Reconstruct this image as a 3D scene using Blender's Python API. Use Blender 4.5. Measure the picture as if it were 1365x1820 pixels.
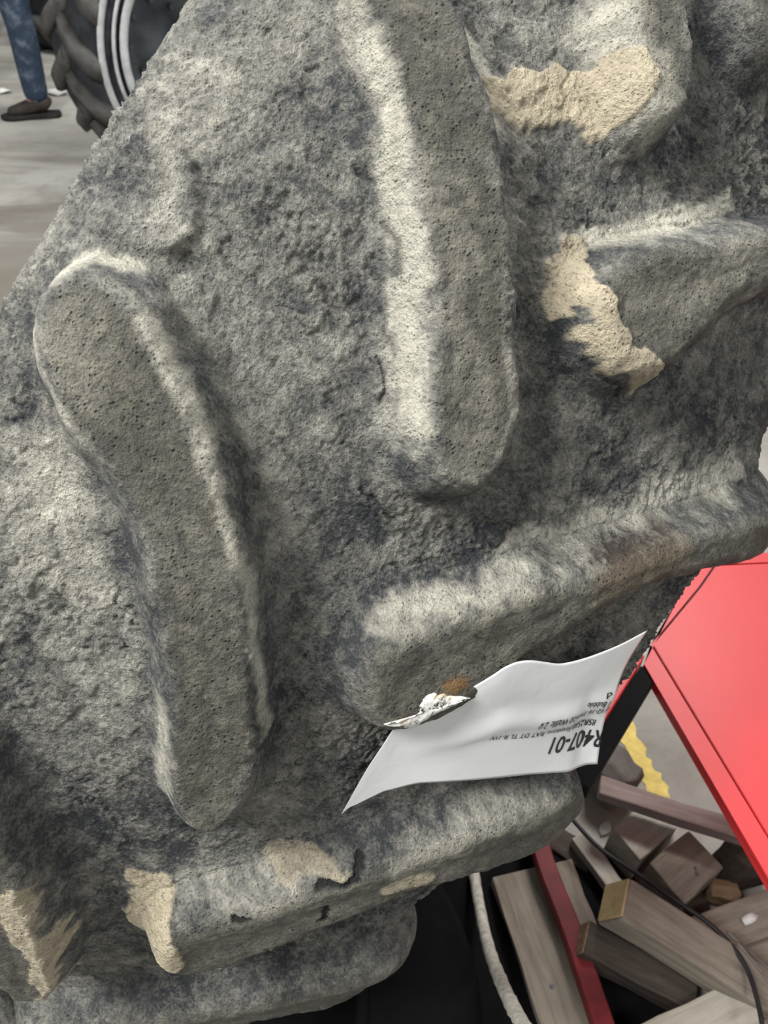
import bpy, bmesh, math, random
import numpy as np
from mathutils import Vector, Matrix
from mathutils.bvhtree import BVHTree

for o in list(bpy.data.objects): bpy.data.objects.remove(o)
SC = bpy.context.scene
COL = SC.collection

# ------------------------------------------------------------------ camera, world, lights, exposure
cd = bpy.data.cameras.new('camera'); CAM = bpy.data.objects.new('camera', cd); COL.objects.link(CAM)
CAM.location = (0, 0, 1.547); CAM.rotation_euler = (math.radians(45), 0, 0)
cd.sensor_fit = 'HORIZONTAL'; cd.sensor_width = 36.0; cd.lens = 36.0 * 1390 / 1365
cd.clip_start = 0.01; cd.clip_end = 100
cd.dof.use_dof = True; cd.dof.focus_distance = 0.50; cd.dof.aperture_fstop = 20.0
SC.camera = CAM

W = bpy.data.worlds.new('shop_ambient'); SC.world = W; W.use_nodes = True
W.node_tree.nodes['Background'].inputs[0].default_value = (0.92, 0.96, 1.0, 1)
W.node_tree.nodes['Background'].inputs[1].default_value = 0.27

def area(name, loc, target, sx, sy, power, col=(1, 1, 1)):
    l = bpy.data.lights.new(name, 'AREA'); l.shape = 'RECTANGLE'; l.size = sx; l.size_y = sy
    l.energy = power; l.color = col
    o = bpy.data.objects.new(name, l); COL.objects.link(o); o.location = loc
    o.rotation_euler = (Vector(target) - Vector(loc)).to_track_quat('-Z', 'Y').to_euler()
    return o
area('ceiling_or_fill_light', (-1.75, -0.25, 3.7), (0.0, 0.4, 1.1), 1.4, 1.0, 240, (1.0, 0.985, 0.95))
area('ceiling_or_fill_light', (1.3, 3.3, 4.6), (0.7, 0.7, 0.0), 1.6, 0.8, 215, (1.0, 0.985, 0.95))  # added fill, set to reach the floor and timber past the red cover
area('ceiling_or_fill_light', (1.6, -1.0, 3.8), (0.6, 0.4, 0.0), 1.6, 0.8, 42, (1.0, 0.985, 0.95))  # added weak fill from the camera side to brighten the scrap timber
area('ceiling_or_fill_light', (-2.2, 5.6, 4.6), (-2.2, 5.4, 0.0), 2.0, 0.7, 80, (1.0, 0.985, 0.95))

vs = SC.view_settings
vs.view_transform = 'Standard'; vs.look = 'None'; vs.gamma = 1.0; vs.use_curve_mapping = False
vs.exposure = 0.0

# ------------------------------------------------------------------ helpers
random.seed(4)
rng = np.random.default_rng(7)

def tag(o, label=None, cat=None, group=None, kind=None):
    if label: o['label'] = label
    if cat: o['category'] = cat
    if group: o['group'] = group
    if kind: o['kind'] = kind
    return o

def empty(name, loc=(0, 0, 0), label=None, cat=None, group=None):
    o = bpy.data.objects.new(name, None); COL.objects.link(o); o.location = loc
    o.empty_display_size = 0.1
    return tag(o, label, cat, group)

def link(name, me, mat, parent=None, smooth=True):
    if mat: me.materials.append(mat)
    if smooth: me.polygons.foreach_set('use_smooth', np.ones(len(me.polygons), dtype=bool))
    o = bpy.data.objects.new(name, me); COL.objects.link(o)
    if parent: o.parent = parent
    return o

def from_bm(name, bm, mat, parent=None, smooth=False):
    bmesh.ops.recalc_face_normals(bm, faces=bm.faces)
    me = bpy.data.meshes.new(name); bm.to_mesh(me); bm.free()
    return link(name, me, mat, parent, smooth)

def from_arrays(name, V, Q, mat, parent=None, attrs=None, smooth=True):
    me = bpy.data.meshes.new(name)
    V = np.ascontiguousarray(V, dtype=np.float32); Q = np.ascontiguousarray(Q, dtype=np.int32)
    me.vertices.add(len(V)); me.vertices.foreach_set('co', V.ravel())
    k = Q.shape[1]
    me.loops.add(len(Q) * k); me.loops.foreach_set('vertex_index', Q.ravel())
    me.polygons.add(len(Q)); me.polygons.foreach_set('loop_start', np.arange(len(Q), dtype=np.int32) * k)
    me.update(calc_edges=True)
    for n, a in (attrs or {}).items():
        at = me.attributes.new(n, 'FLOAT', 'POINT'); at.data.foreach_set('value', np.ascontiguousarray(a, dtype=np.float32))
    return link(name, me, mat, parent, smooth)

def sub_mesh(name, V, Q, mask, mat, parent, attrs, smooth=True):
    q = Q[mask]
    u, inv = np.unique(q, return_inverse=True)
    return from_arrays(name, V[u], inv.reshape(q.shape), mat, parent, {n: a[u] for n, a in attrs.items()}, smooth)

def grid_quads(n, m, flip=False):
    i, j = np.meshgrid(np.arange(n - 1), np.arange(m - 1), indexing='ij')
    a = (i * m + j).ravel()
    q = np.stack([a, a + 1, a + m + 1, a + m], 1)
    return q[:, ::-1].copy() if flip else q

# lattice noise
TAB = rng.random((64, 64, 64), dtype=np.float32) * 2 - 1
def noise(P, f, off=0.0):
    p = P * f + off
    i = np.floor(p).astype(np.int32); t = (p - i).astype(np.float32); t = t * t * t * (t * (t * 6 - 15) + 10)
    i &= 63; k = (i + 1) & 63
    x0, y0, z0 = i[..., 0], i[..., 1], i[..., 2]; x1, y1, z1 = k[..., 0], k[..., 1], k[..., 2]
    tx, ty, tz = t[..., 0], t[..., 1], t[..., 2]
    a = TAB[x0, y0, z0] * (1 - tx) + TAB[x1, y0, z0] * tx
    b = TAB[x0, y1, z0] * (1 - tx) + TAB[x1, y1, z0] * tx
    c = TAB[x0, y0, z1] * (1 - tx) + TAB[x1, y0, z1] * tx
    d = TAB[x0, y1, z1] * (1 - tx) + TAB[x1, y1, z1] * tx
    a = a * (1 - ty) + b * ty; c = c * (1 - ty) + d * ty
    return a * (1 - tz) + c * tz
def fbm(P, f, o=3, off=0.0, g=0.5):
    s = 0; a = 1.0
    for k in range(o):
        s = s + a * noise(P, f * 2.03 ** k, off + 7.3 * k); a *= g
    return s
def sstep(a, b, x):
    t = np.clip((x - a) / (b - a), 0, 1); return t * t * (3 - 2 * t)

# ------------------------------------------------------------------ materials
def mat_new(name):
    m = bpy.data.materials.new(name); m.use_nodes = True
    nt = m.node_tree; b = nt.nodes['Principled BSDF']
    return m, nt, b
def N(nt, t, **kw):
    n = nt.nodes.new(t)
    for k, v in kw.items(): setattr(n, k, v)
    return n
def noise_node(nt, co, scale, detail=4, rough=0.55, dist=0.0):
    n = N(nt, 'ShaderNodeTexNoise'); n.inputs['Scale'].default_value = scale
    n.inputs['Detail'].default_value = detail; n.inputs['Roughness'].default_value = rough; n.inputs['Distortion'].default_value = dist
    nt.links.new(co, n.inputs['Vector']); return n
def ramp(nt, src, stops):
    r = N(nt, 'ShaderNodeValToRGB'); cr = r.color_ramp
    while len(cr.elements) < len(stops): cr.elements.new(0.5)
    for e, (p, c) in zip(cr.elements, stops):
        e.position = p; e.color = c if len(c) == 4 else (*c, 1)
    nt.links.new(src, r.inputs[0]); return r
def math_n(nt, op, a, b=None, clamp=False):
    n = N(nt, 'ShaderNodeMath', operation=op); n.use_clamp = clamp
    for k, v in enumerate((a, b)):
        if v is None: continue
        if isinstance(v, (int, float)): n.inputs[k].default_value = v
        else: nt.links.new(v, n.inputs[k])
    return n.outputs[0]
def mixc(nt, f, a, b):
    n = N(nt, 'ShaderNodeMix', data_type='RGBA')
    if isinstance(f, (int, float)): n.inputs[0].default_value = f
    else: nt.links.new(f, n.inputs[0])
    for k, v in ((6, a), (7, b)):
        if isinstance(v, tuple): n.inputs[k].default_value = (*v, 1)
        else: nt.links.new(v, n.inputs[k])
    return n.outputs[2]
def bump(nt, h, dist, strength, prev=None):
    n = N(nt, 'ShaderNodeBump'); n.inputs['Distance'].default_value = dist; n.inputs['Strength'].default_value = strength
    nt.links.new(h, n.inputs['Height'])
    if prev is not None: nt.links.new(prev, n.inputs['Normal'])
    return n.outputs[0]
def obj_co(nt, scale=None):
    c = N(nt, 'ShaderNodeTexCoord').outputs['Object']
    if scale:
        m = N(nt, 'ShaderNodeMapping'); m.inputs['Scale'].default_value = scale
        nt.links.new(c, m.inputs['Vector']); c = m.outputs[0]
    return c

def simple_mat(name, base, rough=0.6, var=0.3, scale=30, bumpd=0.0005, metallic=0.0, stretch=None, spec=0.4):
    m, nt, b = mat_new(name); co = obj_co(nt, stretch)
    n = noise_node(nt, co, scale, 6, 0.6)
    lo = tuple(max(0, c * (1 - var)) for c in base); hi = tuple(min(1, c * (1 + var)) for c in base)
    r = ramp(nt, n.outputs['Fac'], [(0.28, lo), (0.72, hi)])
    nt.links.new(r.outputs[0], b.inputs['Base Color'])
    b.inputs['Roughness'].default_value = rough; b.inputs['Metallic'].default_value = metallic
    b.inputs['Specular IOR Level'].default_value = spec
    if bumpd: nt.links.new(bump(nt, n.outputs['Fac'], bumpd, 0.8), b.inputs['Normal'])
    return m

def tread_material():
    m, nt, b = mat_new('dusty_worn_rubber'); co = obj_co(nt)
    at = {}
    for k in ('dust', 'mud', 'tear', 'rust', 'lug'):
        a = N(nt, 'ShaderNodeAttribute'); a.attribute_name = k; at[k] = a.outputs['Fac']
    n_big = noise_node(nt, co, 16, 4, 0.6).outputs['Fac']
    n_mid = noise_node(nt, co, 95, 5, 0.65, 0.4).outputs['Fac']
    n_fine = noise_node(nt, co, 400, 4, 0.72).outputs['Fac']
    n_grit = noise_node(nt, co, 1500, 2, 0.6).outputs['Fac']
    rub = ramp(nt, n_big, [(0.3, (0.026, 0.029, 0.034)), (0.7, (0.062, 0.065, 0.068))]).outputs[0]
    dustc = ramp(nt, n_mid, [(0.3, (0.39, 0.375, 0.315)), (0.7, (0.58, 0.56, 0.475))]).outputs[0]
    mudc = ramp(nt, n_mid, [(0.3, (0.36, 0.31, 0.22)), (0.7, (0.56, 0.49, 0.36))]).outputs[0]
    # dust cover
    f = math_n(nt, 'MULTIPLY_ADD', at['dust'], 0.95); nt.nodes[-1].inputs[2].default_value = -0.02
    var = math_n(nt, 'MULTIPLY', math_n(nt, 'SUBTRACT', n_mid, 0.47), 1.5)
    var2 = math_n(nt, 'MULTIPLY', math_n(nt, 'SUBTRACT', n_fine, 0.5), 1.1)
    var3 = math_n(nt, 'MULTIPLY', math_n(nt, 'SUBTRACT', n_big, 0.46), 0.55)
    f = math_n(nt, 'ADD', math_n(nt, 'ADD', f, var3), math_n(nt, 'ADD', math_n(nt, 'MULTIPLY', var, 0.6), math_n(nt, 'MULTIPLY', var2, math_n(nt, 'MULTIPLY_ADD', at['lug'], -0.4))), )
    for q in nt.nodes:
        if q.type == 'MATH' and q.operation == 'MULTIPLY_ADD' and abs(q.inputs[1].default_value + 0.4) < 1e-4: q.inputs[2].default_value = 0.85
    f = math_n(nt, 'ADD', f, 0.015, True)
    f = math_n(nt, 'MULTIPLY', f, 0.92, True)
    c = mixc(nt, f, rub, dustc)
    olive = mixc(nt, math_n(nt, 'MULTIPLY', at['lug'], math_n(nt, 'MULTIPLY', n_mid, 0.8)), c, (0.165, 0.152, 0.108))
    mf = math_n(nt, 'ADD', math_n(nt, 'MULTIPLY', at['mud'], 1.2), math_n(nt, 'MULTIPLY', math_n(nt, 'SUBTRACT', n_fine, 0.5), math_n(nt, 'MULTIPLY', at['mud'], 1.6)), True)
    c = mixc(nt, math_n(nt, 'MULTIPLY', mf, 0.93), olive, mudc)
    c = mixc(nt, math_n(nt, 'MULTIPLY', at['rust'], 0.75), c, (0.22, 0.115, 0.035))
    c = mixc(nt, at['tear'], c, (0.018, 0.018, 0.018))
    # pores: small dark pits
    vo = N(nt, 'ShaderNodeTexVoronoi'); vo.inputs['Scale'].default_value = 330; nt.links.new(co, vo.inputs['Vector'])
    gate = ramp(nt, noise_node(nt, co, 130, 3).outputs['Fac'], [(0.44, (0, 0, 0)), (0.60, (1, 1, 1))]).outputs[0]
    pit = ramp(nt, vo.outputs['Distance'], [(0.10, (1, 1, 1)), (0.34, (0, 0, 0))]).outputs[0]
    pit = math_n(nt, 'MULTIPLY', pit, math_n(nt, 'MULTIPLY', gate, math_n(nt, 'ADD', 0.45, math_n(nt, 'MULTIPLY', at['lug'], 0.5))))
    c = mixc(nt, math_n(nt, 'MULTIPLY', pit, 0.72), c, (0.02, 0.021, 0.022))
    sp = ramp(nt, noise_node(nt, co, 520, 3, 0.6).outputs['Fac'], [(0.30, (1, 1, 1)), (0.43, (0, 0, 0))]).outputs[0]  # dark specks in the colour stand in for tiny relief shadows
    c = mixc(nt, math_n(nt, 'MULTIPLY', sp, 0.62), c, (0.022, 0.023, 0.026))
    nt.links.new(c, b.inputs['Base Color'])
    b.inputs['Roughness'].default_value = 0.78; b.inputs['Specular IOR Level'].default_value = 0.3
    hgt = math_n(nt, 'SUBTRACT', math_n(nt, 'ADD', n_fine, math_n(nt, 'MULTIPLY', n_mid, 1.2)), math_n(nt, 'MULTIPLY', pit, 0.7))
    nb = bump(nt, hgt, 0.0042, 0.9)
    nt.links.new(nb, b.inputs['Normal'])
    return m

def wood_material(name, c1, c2, c3):
    m, nt, b = mat_new(name); co = obj_co(nt, (1.2, 14, 14))
    g = noise_node(nt, co, 5, 7, 0.62, 0.6).outputs['Fac']
    n2 = noise_node(nt, obj_co(nt), 18, 5, 0.6).outputs['Fac']
    r = ramp(nt, g, [(0.28, c1), (0.5, c2), (0.72, c3)]).outputs[0]
    r = mixc(nt, math_n(nt, 'MULTIPLY', n2, 0.55), r, tuple(x * 0.6 for x in c1))
    nt.links.new(r, b.inputs['Base Color']); b.inputs['Roughness'].default_value = 0.85; b.inputs['Specular IOR Level'].default_value = 0.2
    nt.links.new(bump(nt, g, 0.002, 0.6), b.inputs['Normal'])
    return m

def concrete_material():
    m, nt, b = mat_new('stained_concrete'); co = obj_co(nt)
    st = obj_co(nt, (0.55, 1.5, 1)); st_n = noise_node(nt, st, 1.7, 6, 0.62, 0.5).outputs['Fac']
    n1 = noise_node(nt, co, 9, 7, 0.65).outputs['Fac']; n2 = noise_node(nt, co, 70, 5, 0.7).outputs['Fac']
    c = ramp(nt, st_n, [(0.30, (0.17, 0.155, 0.13)), (0.48, (0.36, 0.345, 0.31)), (0.66, (0.50, 0.485, 0.45))]).outputs[0]
    c = mixc(nt, ramp(nt, n1, [(0.52, (0, 0, 0)), (0.75, (0.6, 0.6, 0.6))]).outputs[0], c, (0.23, 0.20, 0.16))
    c = mixc(nt, math_n(nt, 'MULTIPLY', n2, 0.25), c, (0.56, 0.54, 0.49))
    # a trodden grimy patch on the floor left of the big tyre
    vd = N(nt, 'ShaderNodeVectorMath', operation='DISTANCE'); nt.links.new(obj_co(nt, (1, .8, 1)), vd.inputs[0]); vd.inputs[1].default_value = (-1.5, 2.45, 0)
    gr = math_n(nt, 'ADD', vd.outputs['Value'], math_n(nt, 'MULTIPLY', math_n(nt, 'SUBTRACT', st_n, 0.5), 2.2))
    c = mixc(nt, ramp(nt, gr, [(0.25, (.75, .75, .75)), (0.95, (0, 0, 0))]).outputs[0], c, (0.13, 0.115, 0.095))
    nt.links.new(c, b.inputs['Base Color']); b.inputs['Roughness'].default_value = 0.8; b.inputs['Specular IOR Level'].default_value = 0.25
    nt.links.new(bump(nt, n2, 0.003, 0.5), b.inputs['Normal'])
    return m

def film_material():
    m, nt, b = mat_new('white_plastic_film'); co = obj_co(nt)
    b.inputs['Base Color'].default_value = (0.74, 0.75, 0.755, 1); b.inputs['Roughness'].default_value = 0.22
    n = noise_node(nt, co, 60, 3).outputs['Fac']
    nt.links.new(bump(nt, n, 0.002, 0.25), b.inputs['Normal'])
    tr = N(nt, 'ShaderNodeBsdfTranslucent'); tr.inputs[0].default_value = (0.8, 0.8, 0.8, 1)
    mx = N(nt, 'ShaderNodeMixShader'); mx.inputs[0].default_value = 0.22
    out = nt.nodes['Material Output']
    nt.links.new(b.outputs[0], mx.inputs[1]); nt.links.new(tr.outputs[0], mx.inputs[2]); nt.links.new(mx.outputs[0], out.inputs['Surface'])
    return m
def torn_material():
    m, nt, b = mat_new('torn_dirty_paper'); co = obj_co(nt)
    n = noise_node(nt, co, 210, 5, 0.7, 0.8).outputs['Fac']; n2 = noise_node(nt, co, 60, 3).outputs['Fac']
    c = ramp(nt, n, [(0.40, (0.03, 0.03, 0.03)), (0.47, (0.62, 0.6, 0.56)), (0.6, (0.8, 0.79, 0.76))]).outputs[0]
    c = mixc(nt, ramp(nt, n2, [(0.52, (0, 0, 0)), (0.62, (0.8, 0.8, 0.8))]).outputs[0], c, (0.5, 0.36, 0.17))
    nt.links.new(c, b.inputs['Base Color']); b.inputs['Roughness'].default_value = 0.6
    return m
def denim_material():
    m, nt, b = mat_new('blue_denim'); co = obj_co(nt)
    n = noise_node(nt, co, 14, 4, 0.6).outputs['Fac']; f = noise_node(nt, obj_co(nt, (1, 1, .4)), 400, 2).outputs['Fac']
    c = ramp(nt, n, [(0.32, (0.022, 0.032, 0.052)), (0.52, (0.042, 0.058, 0.085)), (0.68, (0.16, 0.19, 0.24))]).outputs[0]
    c = mixc(nt, math_n(nt, 'MULTIPLY', f, 0.3), c, (0.12, 0.18, 0.30))
    nt.links.new(c, b.inputs['Base Color']); b.inputs['Roughness'].default_value = 0.9; b.inputs['Specular IOR Level'].default_value = 0.1
    nt.links.new(bump(nt, n, 0.02, 0.6), b.inputs['Normal'])
    return m

M_TREAD = tread_material()
M_CONC = concrete_material()
M_FILM = film_material(); M_TORN = torn_material(); M_DENIM = denim_material()
M_INK = simple_mat('black_print', (0.012, 0.012, 0.014), 0.5, 0.1, 50, 0)
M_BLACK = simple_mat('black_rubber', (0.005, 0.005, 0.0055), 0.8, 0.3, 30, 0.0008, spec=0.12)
M_BLKSTEEL = simple_mat('black_steel', (0.004, 0.004, 0.0045), 0.7, 0.3, 40, 0.0003, spec=0.12)
M_RED = simple_mat('bright_red_paint', (0.70, 0.036, 0.042), 0.42, 0.05, 9, 0.0004)
M_REDOLD = simple_mat('dull_red_paint', (0.15, 0.012, 0.016), 0.6, 0.35, 25, 0.0006)
M_SCUFF = simple_mat('scuffed_grey_seam', (0.10, 0.05, 0.06), 0.8, 0.5, 60, 0.0003)
M_YELLOW = simple_mat('worn_yellow_paint', (0.80, 0.62, 0.18), 0.75, 0.25, 40, 0.0005)
M_BGTREAD = simple_mat('dusty_black_tyre', (0.030, 0.032, 0.036), 0.85, 0.55, 12, 0.002, spec=0.2)
M_BGLUG = simple_mat('dusty_tyre_lug', (0.075, 0.074, 0.070), 0.8, 0.5, 14, 0.002, spec=0.2)
M_BGRING = simple_mat('pale_worn_ridge', (0.42, 0.43, 0.44), 0.55, 0.3, 18, 0.001)
M_RIM = simple_mat('dull_grey_steel', (0.12, 0.135, 0.15), 0.5, 0.35, 9, 0.001, metallic=0.3)
M_MUDTYRE = simple_mat('muddy_tyre', (0.17, 0.145, 0.125), 0.9, 0.5, 10, 0.003, spec=0.15)
M_LATH = simple_mat('pale_frayed_fibre', (0.62, 0.59, 0.52), 0.85, 0.35, 90, 0.002, stretch=(1, 1, 1))
M_WOOD_G = wood_material('grey_weathered_wood', (0.18, 0.15, 0.12), (0.32, 0.28, 0.23), (0.43, 0.385, 0.32))
M_WOOD_L = wood_material('light_grey_wood', (0.34, 0.31, 0.26), (0.52, 0.49, 0.42), (0.64, 0.61, 0.54))
M_WOOD_B = wood_material('brown_wood', (0.13, 0.08, 0.045), (0.27, 0.18, 0.11), (0.38, 0.27, 0.18))
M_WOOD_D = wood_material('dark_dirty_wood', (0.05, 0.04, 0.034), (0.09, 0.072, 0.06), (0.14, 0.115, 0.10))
M_WOOD_P = wood_material('pinkish_brown_wood', (0.24, 0.18, 0.165), (0.37, 0.29, 0.265), (0.47, 0.39, 0.36))
M_ENDCUT = wood_material('fresh_yellow_end_grain', (0.50, 0.36, 0.17), (0.66, 0.50, 0.27), (0.75, 0.60, 0.36))
M_GREYSTONE = simple_mat('grey_dirty_block', (0.14, 0.125, 0.115), 0.9, 0.35, 30, 0.003)
M_SHOE = simple_mat('dark_brown_leather', (0.045, 0.035, 0.030), 0.6, 0.35, 40, 0.001)
M_SOLE = simple_mat('black_sole', (0.02, 0.018, 0.017), 0.8, 0.3, 40, 0.001)
M_JACKET = simple_mat('dark_work_jacket', (0.035, 0.036, 0.04), 0.9, 0.3, 30, 0.001)
M_SKIN = simple_mat('skin', (0.52, 0.33, 0.25), 0.55, 0.08, 40, 0.0003)
M_HAIR = simple_mat('dark_hair', (0.03, 0.022, 0.017), 0.6, 0.4, 120, 0.001)
M_PAPER = simple_mat('white_scrap', (0.82, 0.82, 0.80), 0.6, 0.08, 30, 0.0003)
M_WIRE = simple_mat('black_strap_wire', (0.02, 0.02, 0.022), 0.5, 0.3, 60, 0.0002)
M_WIREG = simple_mat('grey_wire', (0.16, 0.14, 0.12), 0.5, 0.3, 60, 0.0002)

# ------------------------------------------------------------------ setting
bm = bmesh.new()
bmesh.ops.create_grid(bm, x_segments=4, y_segments=4, size=1)
for v in bm.verts: v.co = Vector((v.co.x * 9, v.co.y * 9 + 5, 0))
FLOOR = tag(from_bm('floor', bm, M_CONC), kind='structure')
bm = bmesh.new()
cl = [(0.47, 0.97), (0.513, 0.897), (0.535, 0.803), (0.556, 0.741), (0.562, 0.69)]
vv = []
for k in range(25):
    t = k / 24 * 4; i = min(int(t), 3); f = t - i
    x = cl[i][0] * (1 - f) + cl[i + 1][0] * f; y = cl[i][1] * (1 - f) + cl[i + 1][1] * f
    a = 0.009 + random.uniform(-.006, .007); b_ = 0.027 + random.uniform(-.006, .007)
    vv.append((bm.verts.new((x - a, y - a * .3, 0.0012)), bm.verts.new((x + b_, y + b_ * .3, 0.0012))))
for p, q in zip(vv, vv[1:]): bm.faces.new((p[0], p[1], q[1], q[0]))
from_bm('painted_stripe', bm, M_YELLOW, FLOOR)

# ------------------------------------------------------------------ the big worn tyre
R0, RC, PITCH = 0.841115, 0.791859, 0.2391836
PL = [[0.7798040011205312, 0.5367522357673693, 0.32218435287002956], [-0.0422489514138471, 0.5586011723980382, -0.8283596780976504], [-0.6245964664812028, 0.6323462402768758, 0.4582766483966977]]
CEN = (-0.238256345371505, 1.024595679177812, 0.8441323410349287)
TM = Matrix(PL).to_4x4(); TM.translation = Vector(CEN)
TYRE = empty('tractor_tyre', (0, 0, 0), 'huge worn tractor tyre caked in dust, leaning across the whole foreground', 'tyre')
TYRE.matrix_world = TM

def crown(v): return R0 - v ** 2 / (2 * RC) - .02 * (np.abs(v) / .3) ** 8
def half(v1, off):
    v = np.linspace(0, v1, 51); e = crown(v1); p = [(a, crown(a)) for a in v]
    p += [(v1 + off * a, e - b) for a, b in ((.42, .008), (.72, .021), (.91, .045), (1.0, .09), (.93, .15), (.62, .21), (.18, .26), (-.3, .30))]
    p += [(.20, e - .335), (.195, e - .36)]
    p = np.array(p); L = np.r_[0, np.cumsum(np.hypot(*np.diff(p, axis=0).T))]
    s = np.linspace(0, L[-1], 520); q = np.stack([np.interp(s, L, p[:, 0]), np.interp(s, L, p[:, 1])], 1)
    for _ in range(60): q[1:-1] = .5 * q[1:-1] + .25 * (q[2:] + q[:-2])
    return s, q
_sr, _qr = half(.222, .034); _sl, _ql = half(.2095, .0417)     # worn shoulders, the left one more
SA = np.r_[-_sl[::-1][:-1], _sr]; QA = np.r_[np.stack([-_ql[::-1][:-1, 0], _ql[::-1][:-1, 1]], 1), _qr]
_t = np.gradient(QA, axis=0); _t /= np.linalg.norm(_t, axis=1)[:, None]; NA = np.stack([-_t[:, 1], _t[:, 0]], 1)
SMAX = SA[-1]; SMIN = -SA[0]
def surf(phi, s, h):
    v = np.interp(s, SA, QA[:, 0]) + h * np.interp(s, SA, NA[:, 0])
    r = np.interp(s, SA, QA[:, 1]) + h * np.interp(s, SA, NA[:, 1])
    return np.stack([v, r * np.sin(phi), r * np.cos(phi)], -1)

# lug outlines on the unrolled tread: (distance round the tyre, distance across it), metres
P_A = [(-0.029, -0.223), (-0.007, -0.223), (0.004, -0.216), (0.006, -0.195), (-0.008, -0.168), (-0.024, -0.146), (-0.045, -0.119), (-0.072, -0.089), (-0.108, -0.06), (-0.155, -0.026), (-0.189, -0.005), (-0.219, 0.003), (-0.24, -0.008), (-0.239, -0.026), (-0.213, -0.049), (-0.165, -0.079), (-0.129, -0.103), (-0.106, -0.125), (-0.086, -0.148), (-0.073, -0.171), (-0.061, -0.194), (-0.048, -0.211)]
P_B = [(0.208, -0.201), (0.222, -0.212), (0.238, -0.205), (0.238, -0.175), (0.211, -0.135), (0.197, -0.117), (0.172, -0.089), (0.140, -0.062), (0.103, -0.035), (0.069, -0.010), (0.046, 0.006), (0.022, 0.005), (0.005, -0.007), (0.006, -0.028), (0.022, -0.042), (0.042, -0.054), (0.076, -0.073), (0.103, -0.094), (0.125, -0.116), (0.157, -0.148), (0.179, -0.174)]
P_E = [(0.165, 0.268), (0.115, 0.212), (0.056, 0.139), (-0.001, 0.076), (-0.038, 0.038), (-0.065, 0.009), (-0.085, -0.004), (-0.108, 0.0), (-0.130, 0.020), (-0.132, 0.050), (-0.108, 0.074), (-0.078, 0.086), (-0.047, 0.096), (0.001, 0.13), (0.035, 0.162), (0.06, 0.205), (0.09, 0.25), (0.12, 0.30), (0.15, 0.30)]
P_F = [(-0.119, 0.217), (-0.146, 0.184), (-0.174, 0.154), (-0.213, 0.112), (-0.241, 0.087), (-0.286, 0.055), (-0.318, 0.025), (-0.341, 0.018), (-0.371, 0.028), (-0.385, 0.051), (-0.376, 0.072), (-0.318, 0.103), (-0.253, 0.144), (-0.235, 0.165), (-0.193, 0.238), (-0.168, 0.265), (-0.131, 0.247)]
P_G = P_F[1:13] + [(-0.235, 0.172), (-0.195, 0.25), (-0.165, 0.30), (-0.125, 0.29), (-0.125, 0.235)]
PLATE = [(0.096, -0.235), (0.089, -0.217), (0.069, -0.201), (0.04, -0.185), (0.024, -0.207), (0.021, -0.237), (0.05, -0.244), (0.077, -0.243)]
def chaikin(P, n=2):
    P = np.array(P, float)
    for _ in range(n):
        Nx = np.roll(P, -1, 0); P = np.stack([.75 * P + .25 * Nx, .25 * P + .75 * Nx], 1).reshape(-1, 2)
    return P
def sdf(P, y, s):
    d = np.full(y.shape, 9.0); ins = np.zeros(y.shape, bool)
    A = P; B = np.roll(P, -1, 0)
    for (ay, as_), (by, bs) in zip(A, B):
        ey, es = by - ay, bs - as_; wy = y - ay; ws = s - as_
        t = np.clip((wy * ey + ws * es) / (ey * ey + es * es + 1e-12), 0, 1)
        d = np.minimum(d, (wy - ey * t) ** 2 + (ws - es * t) ** 2)
        c = (as_ > s) != (bs > s)
        with np.errstate(divide='ignore', invalid='ignore'):
            ins ^= c & (y < (by - ay) * (s - as_) / (bs - as_ + 1e-15) + ay)
    return np.where(ins, 1, -1) * np.sqrt(d)
NL = 22
STEP = 2 * math.pi * R0 / NL
LUGS = []
for k in range(NL):
    kk = k if k < 11 else k - 22
    pa = P_B if kk == 1 else P_A; off = 0 if kk in (0, 1) else (kk * PITCH if abs(kk) < 4 else kk * STEP)
    LUGS.append((chaikin(np.array(pa) + [off, 0]), 0.036))
    if kk == 0: q, off = P_F, 0
    elif kk == 1: q, off = P_E, 0
    elif kk > 1: q, off = P_E, (kk - 1) * (PITCH if kk < 4 else STEP)
    else: q, off = P_G, kk * (PITCH if kk > -4 else STEP)
    LUGS.append((chaikin(np.array(q) + [off, 0]), 0.036))
CIRC = 2 * math.pi * R0
def lug_height(y, s, warp):
    H = np.zeros(y.shape); idx = np.full(y.shape, -1, np.int32); top = np.zeros(y.shape); fl = np.zeros(y.shape)
    for n, (P, h) in enumerate(LUGS):
        c = P[:, 0].mean(); yy = (y - c + CIRC / 2) % CIRC - CIRC / 2 + c
        m = (yy > P[:, 0].min() - .06) & (yy < P[:, 0].max() + .06) & (s > P[:, 1].min() - .06) & (s < P[:, 1].max() + .06)
        if not m.any(): continue
        d = sdf(P, yy[m], s[m]) + warp[m]
        if n % 2 == 0: u = np.clip((d + .013) / .022, 0, 1); hh = h * (.55 * u * u * (3 - 2 * u) + .45 * (1 - (1 - u) ** 2.6) ** 1.4)
        else: u = np.clip((d + .010) / .025, 0, 1); hh = h * (.3 * u * u * (3 - 2 * u) + .7 * (1 - (1 - u) ** 2.5) ** 1.3)
        hh = hh + .006 * np.exp(-np.maximum(-d - .012, 0) / .010) * (1 - u)   # fillet at the foot
        hh = hh - .0016 * sstep(.016, .03, d)                                  # slightly dished top
        g = H[m]; b = hh > g
        H[m] = np.maximum(g, hh); im = idx[m]; im[b & (d > -.012)] = n; idx[m] = im
        tm = top[m]; tm = np.maximum(tm, sstep(0, .012, d)); top[m] = tm
        fm = fl[m]; fm = np.maximum(fm, np.exp(-((d + .006) / .009) ** 2)); fl[m] = fm
    return H, idx, top, fl

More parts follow.
